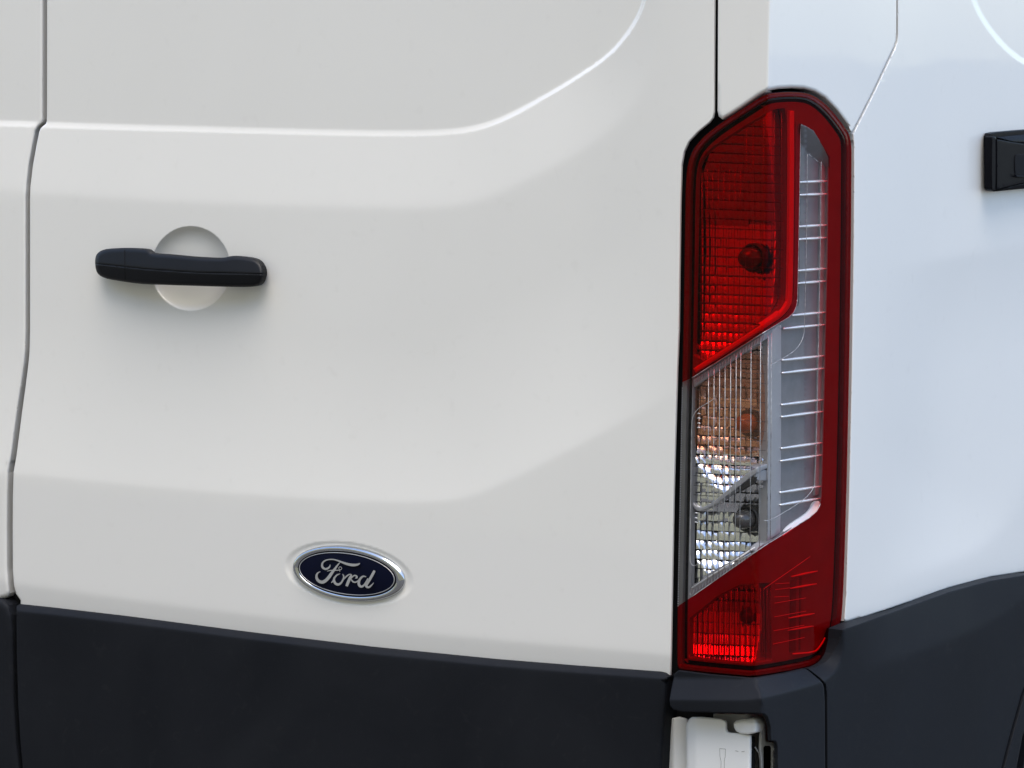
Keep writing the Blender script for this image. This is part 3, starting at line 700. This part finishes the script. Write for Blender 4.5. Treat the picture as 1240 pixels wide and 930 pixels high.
# ---- bulbs and sockets
def bulb(cx, cy, rpx, h, glass, mat_socket):
    c = pt(cx, cy, h); r_ = rpx/1000.0
    n = 28
    vs, fs = [], []
    # socket ring (faces -Y)
    prof = [(1.28, -0.004), (1.28, 0.003), (1.12, 0.005), (1.02, 0.002), (1.0, -0.008)]
    for (k_, y_) in prof:
        for i in range(n):
            a = 2*math.pi*i/n; vs.append(np.array([c[0]+r_*k_*math.cos(a), c[1]-y_, c[2]+r_*k_*math.sin(a)]))
    for j in range(len(prof)-1):
        for i in range(n): fs.append((j*n+i, j*n+(i+1) % n, (j+1)*n+(i+1) % n, (j+1)*n+i))
    o = link_mesh('bulb_socket', vs, fs, mat_socket, lamp)
    vs, fs = [], []
    prof = [(0.92, -0.004), (0.95, 0.006), (0.90, 0.014), (0.74, 0.021), (0.45, 0.0255), (0.18, 0.027)]
    for (k_, y_) in prof:
        for i in range(n):
            a = 2*math.pi*i/n; vs.append(np.array([c[0]+r_*k_*math.cos(a), c[1]-y_, c[2]+r_*k_*math.sin(a)]))
    for j in range(len(prof)-1):
        for i in range(n): fs.append((j*n+i, j*n+(i+1) % n, (j+1)*n+(i+1) % n, (j+1)*n+i))
    fs.append(tuple((len(prof)-1)*n+i for i in range(n)))
    link_mesh('bulb', vs, fs, glass, lamp)
bulb(913, 312, 14, -38, M['bulbgrey'], M['socket'])
bulb(908, 512, 13, -36, M['amber'], M['socket'])
bulb(906, 628, 13, -38, M['bulbgrey'], M['socket'])
bulb(914, 744, 13, -34, M['bulbgrey'], M['socket'])

# ---- shelf between turn and reverse chambers
panel('chamber_shelf', chaikin([(838, 607), (843, 613), (850, 615.5), (868, 605), (893, 582), (908, 571), (918, 565.5), (932, 561), (932, 565.5), (920, 571), (910, 577), (895, 589), (870, 609), (850, 620), (842, 617.5), (838, 611)], 1), M['frame'], lamp, const(-8), r=1.0, depth=14, step=3, edge=3)
panel('shelf_shadow_gap', [(893.5, 591), (910, 579), (916, 577.5), (914, 585), (895, 596.5)], M['socket'], lamp, const(-9), r=0.4, depth=3, step=3, edge=3)
panel('chamber_pillar', [(911, 575), (924, 569.5), (932, 569), (932, 582), (918, 582)], M['frame'], lamp, const(-10), r=0.8, depth=3, step=3, edge=3)

# ---- vertical silver frame and the side light panel
def frame_h(x, y): return -5-0.35*np.abs(x-938.5)
panel('vertical_frame', [(929.6, 402.5), (946, 393), (946, 520), (945, 645), (928.5, 656), (929.5, 560)], M['frame'], lamp, frame_h, r=1.0, depth=12, step=4, edge=4)
def pan_h(x, y):
    h = -10-1.6*smooth((x-974.5)/1.5)
    h = h+0.25*np.maximum(x-992+(y-450)*0.011, 0)*1.0
    h = h+0.5*np.maximum(178+(x-973)*1.05-y, 0)
    return h+0.5*smooth((x-958.5)/1.0)
sp = [(945, 392), (957, 384), (967, 370), (970, 150), (985, 158), (1005, 190), (1003, 450), (996, 603), (984, 607), (980, 616), (974, 622), (951, 639), (945, 648)]
panel('light_panel', sp, M['panel'], lamp, pan_h, hs=pan_h, r=0.6, depth=3, step=3.2, edge=4, k=0.0005)
panel('panel_edge', [(993.5, 196), (1001.6, 194), (1001.6, 206), (1000.8, 300), (997.6, 450), (994, 598), (986.5, 600), (988, 560), (990.2, 450), (992.8, 300)], M['frame'], lamp, const(-8.6), r=0.5, depth=2, step=4, edge=5, k=0.0005)
ribs = [(220, 967.5, 1002.5, -1.5), (235.5, 967.5, 1002.5, -1.5), (273.5, 967, 1002, -2), (288.8, 967, 1001.6, -2.2), (326.5, 966, 1001.3, -2.6), (341.8, 965.5, 1001, -2.8), (380, 959, 1000.6, -4), (395.5, 948.5, 1000.4, -5), (433.5, 947, 999.5, -5.5), (448.8, 947, 999.2, -5.8), (487, 946, 998.4, -6.5), (501.5, 946, 998, -6.8), (539.5, 945.5, 997.3, -7.2), (554.5, 945, 997, -7.5), (592.5, 944, 996, -8), (607.5, 944, 993, -8)]
for (y, xa, xb, dy) in ribs:
    P = []; rad = []
    for i in range(13):
        f = i/12; x = xa+(xb-xa)*f
        P.append(pt(x, y+(-dy)*0.5+dy*f, -6.0)); rad.append(0.0005+0.0015*math.sin(math.pi*min(1, 0.10+f*0.86))**0.8)
    tube('light_rib', P, rad, M['rib'], lamp, 8)
# bright ledge under the panel
led = chaikin([(947.5, 649.5), (948, 646), (951, 640), (960, 632.5), (975, 623), (981, 616.5), (984.5, 609), (988, 606.4), (992.5, 606.8), (992.6, 612), (990.5, 618.5), (984, 624.5), (965, 637), (950, 648)], 1)
def led_h(x, y):
    d = sdist(x, y, [(936, 660), (950, 650), (965, 638.5), (985, 625), (993, 614), (994, 600)])
    return -3-0.6*relu(-d)
panel('lower_ledge', led, M['ledge'], lamp, led_h, r=0.5, depth=2, step=2, edge=2.5)
# toothed pale strips beside the slanting joints
def teeth(name, a, b, n, w, up):
    parts = []
    a, b = np.array(a, float), np.array(b, float); t = (b-a)/np.linalg.norm(b-a)
    for i in range(n):
        c = a+(b-a)*(i+0.5)/n; base = [c-t*1.05, c+t*1.05]; tip = c+np.array([0.6, -w*up])
        q = [pt(base[0][0], base[0][1], -3.2), pt(base[1][0], base[1][1], -3.2), pt(tip[0]+0.7, tip[1], -3.2), pt(tip[0]-0.7, tip[1], -3.2), pt(c[0], c[1], -1.6), pt(tip[0], tip[1], -2.2)]
        parts.append((q, [(0, 4, 5, 3), (4, 1, 2, 5), (3, 5, 2), (0, 1, 4)]))
    return join(name, parts, M['frame'], lamp, False)
panel('slanting_frame', [(839, 460), (872, 439), (905, 417.5), (930, 401.5), (944, 393), (946, 399), (931, 408.5), (905, 425), (872, 448), (840, 469.5)], M['frame'], lamp, lambda x, y: -7-0.3*sdist(x, y, [(838, 467), (946, 397)]), r=0.8, depth=10, step=3, edge=3, k=0.0005)
teeth('teeth', (841, 465.5), (926, 410.5), 24, 6.5, 1)
panel('slanting_frame', [(836.5, 713), (880, 687), (910, 669.5), (916, 667), (918, 663), (925, 658), (926, 661), (917, 668), (905, 677), (880, 692), (836.5, 721.5)], M['frame'], lamp, lambda x, y: -5-0.35*sdist(x, y, [(834, 717.5), (918, 667)]), r=0.8, depth=10, step=3, edge=3, k=0.0005)
teeth('teeth', (838, 719.5), (911, 673.5), 20, 4.6, 1)
panel('reverse_shelf', [(848, 704), (858, 694), (882, 681), (896, 672), (914, 661), (922, 655), (925, 657), (916, 664), (905, 671), (880, 684.5), (838, 712), (838, 708)], M['bezel'], lamp, lambda x, y: -9-0.8*relu(-sdist(x, y, [(838, 711), (920, 661)])), r=0.4, depth=4, step=3, edge=3)
tube('shelf_rim', [pt(838, 712, -4.5), pt(880, 685.4, -4.5), pt(914, 663, -4.5)], 0.0011, M['bar'], lamp)

# ---- moulded lines and flutes on the inner face of the lens
def line(name, pts_, h, rad, mat): return tube(name, [pt(x, y, h) for x, y in densify(pts_, 5, False)], rad, mat, lamp, 6)
fl = []
def tb(pts_, h, rad): return tube(None, [pt(x, y, h) for x, y in pts_], rad, None, None, 6)
def topA(x): return 133+(937-x)*0.64 if x < 937 else 134
def botA(x): return 445.5-(x-839.8)*0.652
for i, x in enumerate([849, 855.7, 862.4, 869.1, 875.8, 882.5, 889.2, 895.9, 903, 911, 924, 937, 945.5]):
    y0 = max(topA(x)+3, 205 if x < 898 else 0); y1 = botA(x)-2 if x < 936 else 372
    fl.append(tb([(x+1.0, y0), (x, (y0+y1)/2), (x-0.8, y1)], -3.2, 0.00042))
join('optic_flutes', fl, M['flute'], lamp)
fl = []
for i, x in enumerate([857.5, 864.2, 870.9, 877.6, 884.3, 891, 896.5, 909, 920.5, 929.6, 933.6]):
    y0 = 462-(x-840)*0.62; y1 = 716-(x-838)*0.66
    fl.append(tb([(x+0.6, y0), (x, (y0+y1)/2), (x-0.8, y1)], -2.8, 0.00050))
join('optic_flutes', fl, M['bar_clear'], lamp)
fl = []
for x in (843, 850, 857, 864, 868, 874, 880, 886, 893, 904, 912, 921, 925, 929, 933):
    y0 = 748-(x-836)*0.72 if x < 892 else 709
    fl.append(tb([(x, y0+3), (x-0.4, 790)], -3.0, 0.00048))
join('optic_flutes', fl, M['flute'], lamp)
# horizontal moulded steps, row by row, over the three clear-fronted optics
def rows(y0, y1, pitch, xa, xb, ins_poly, h, mat, rad, slope=0.045):
    parts = []; P = densify(ins_poly, 5); y = y0
    while y < y1:
        seg = []
        for x in np.arange(xa, xb, 3.0):
            yy = y+slope*(x-xa)
            if inside(np.array([x]), np.array([yy]), P)[0]: seg.append((x, yy))
            else:
                if len(seg) > 2: parts.append(tb(seg, h, rad))
                seg = []
        if len(seg) > 2: parts.append(tb(seg, h, rad))
        y += pitch
    return join('optic_steps', parts, mat, lamp)
rows(150, 445, 11.35, 843, 950, offset(A_in, 3), -9, M['socket'], 0.00035)
rows(402, 610, 11.6, 840, 930, offset(densify(turnP, 4), 4), -9, M['socket'], 0.00028, 0.05)
for pts_ in ([(977.6, 187), (976.8, 290), (974.4, 400), (971.5, 412), (965, 422), (955, 430), (942, 437), (933, 443)],
             [(994.5, 196), (993.4, 290), (990.5, 450), (987.2, 585), (984, 593), (977, 602), (962, 613), (940, 626), (930, 631), (925, 630)],
             [(979.6, 187), (992, 197)], [(969.6, 153), (967.2, 290), (965.8, 362)]):
    line('moulded_line', chaikin(pts_, 1, False) if len(pts_) > 3 else pts_, -1.2, 0.00042, M['bar_clear'])
line('moulded_line', chaikin([(866, 482), (857, 488), (846, 494), (839, 503), (837.2, 515), (836.5, 600), (835.2, 676), (836.5, 683), (841, 686), (847, 681)], 2, False), -1.2, 0.0004, M['bar_clear'])
# lens joint line (bright edge of the clear piece)
line('joint_line', [(838, 457.5), (900, 418), (945, 390), (955, 384), (961, 378), (964.5, 370), (965.5, 362)], 2.0, 0.00040, M['bar_clear'])
line('joint_line', [(838, 722.5), (880, 693), (925, 661.5), (950, 646), (980, 627), (989, 619), (993.5, 610)], 2.2, 0.00040, M['bar_clear'])
line('joint_line', [(969.5, 152), (975, 152.4), (980, 155.2), (985.5, 161), (997, 178)], 2.0, 0.00035, M['bar_clear'])
# little pips near the left of the clear chamber
pp = []
for (x, y) in [(845.5, 500.5), (845.5, 506), (845.5, 512), (845.3, 517.5), (842.3, 621), (842, 627), (842, 632)]:
    pp.append(tube(None, [pt(x-1.2, y+0.8, -4), pt(x, y, -4), pt(x+3.0, y+0.6, -4)], [0.0002, 0.00085, 0.0003], None, None, 6))
join('lens_pips', pp, M['rib'], lamp)
# dotted ledge on the clear left rim
dt = []
for y in np.arange(470, 736, 2.9):
    x = 826.2-(y-470)*0.0195; p0 = pt(x, y, -1.4); s_ = 0.0006
    v = [p0+np.array(q)*s_ for q in [(-1, 0, -1), (1, 0, -1), (1, 0, 1), (-1, 0, 1), (0, -1.2, 0)]]
    dt.append((v, [(0, 1, 4), (1, 2, 4), (2, 3, 4), (3, 0, 4)]))
join('rim_dots', dt, M['frame'], lamp, False)
# red side: reflector ribs behind the lower right of the lens
for (x0_, y0_, x1_, y1_, rr) in [(958, 698.3, 990, 691.6, 1.0), (957, 712.6, 989, 707, 1.0), (955, 748.5, 986, 743, 1.0), (954, 763.4, 985, 758.2, 1.0)]:
    P = [pt(x0_+(x1_-x0_)*f, y0_+(y1_-y0_)*f, -3.2) for f in np.linspace(0, 1, 9)]
    tube('light_rib', P, [0.0004+0.0009*rr*math.sin(math.pi*(0.08+0.84*f)) for f in np.linspace(0, 1, 9)], M['bar'], lamp, 6)
fr = []
for q_ in ([(957.5, 704), (964.5, 701), (963.5, 788), (956, 790)], [(968.5, 699), (971, 698.5), (969.5, 787), (967.5, 787.4)]):
    panel('moulded_slot', q_, M['groove_plastic'], lamp, const(-4.2), r=0.4, depth=1.5, step=5, edge=5)
for (x0_, y0_, x1_, y1_) in [(939, 714, 957, 711.8), (938, 730.5, 976, 724), (938, 747, 976, 740), (937, 764, 974, 757), (936, 780, 974, 772), (939, 707, 956, 706), (938, 723, 955, 722), (928, 727, 981.5, 673.5) if False else (925, 713, 981, 674)]:
    fr.append(tb(densify([(x0_, y0_), (x1_, y1_)], 6, False), -2.6, 0.00036))
join('moulded_lines', fr, M['bar'], lamp)
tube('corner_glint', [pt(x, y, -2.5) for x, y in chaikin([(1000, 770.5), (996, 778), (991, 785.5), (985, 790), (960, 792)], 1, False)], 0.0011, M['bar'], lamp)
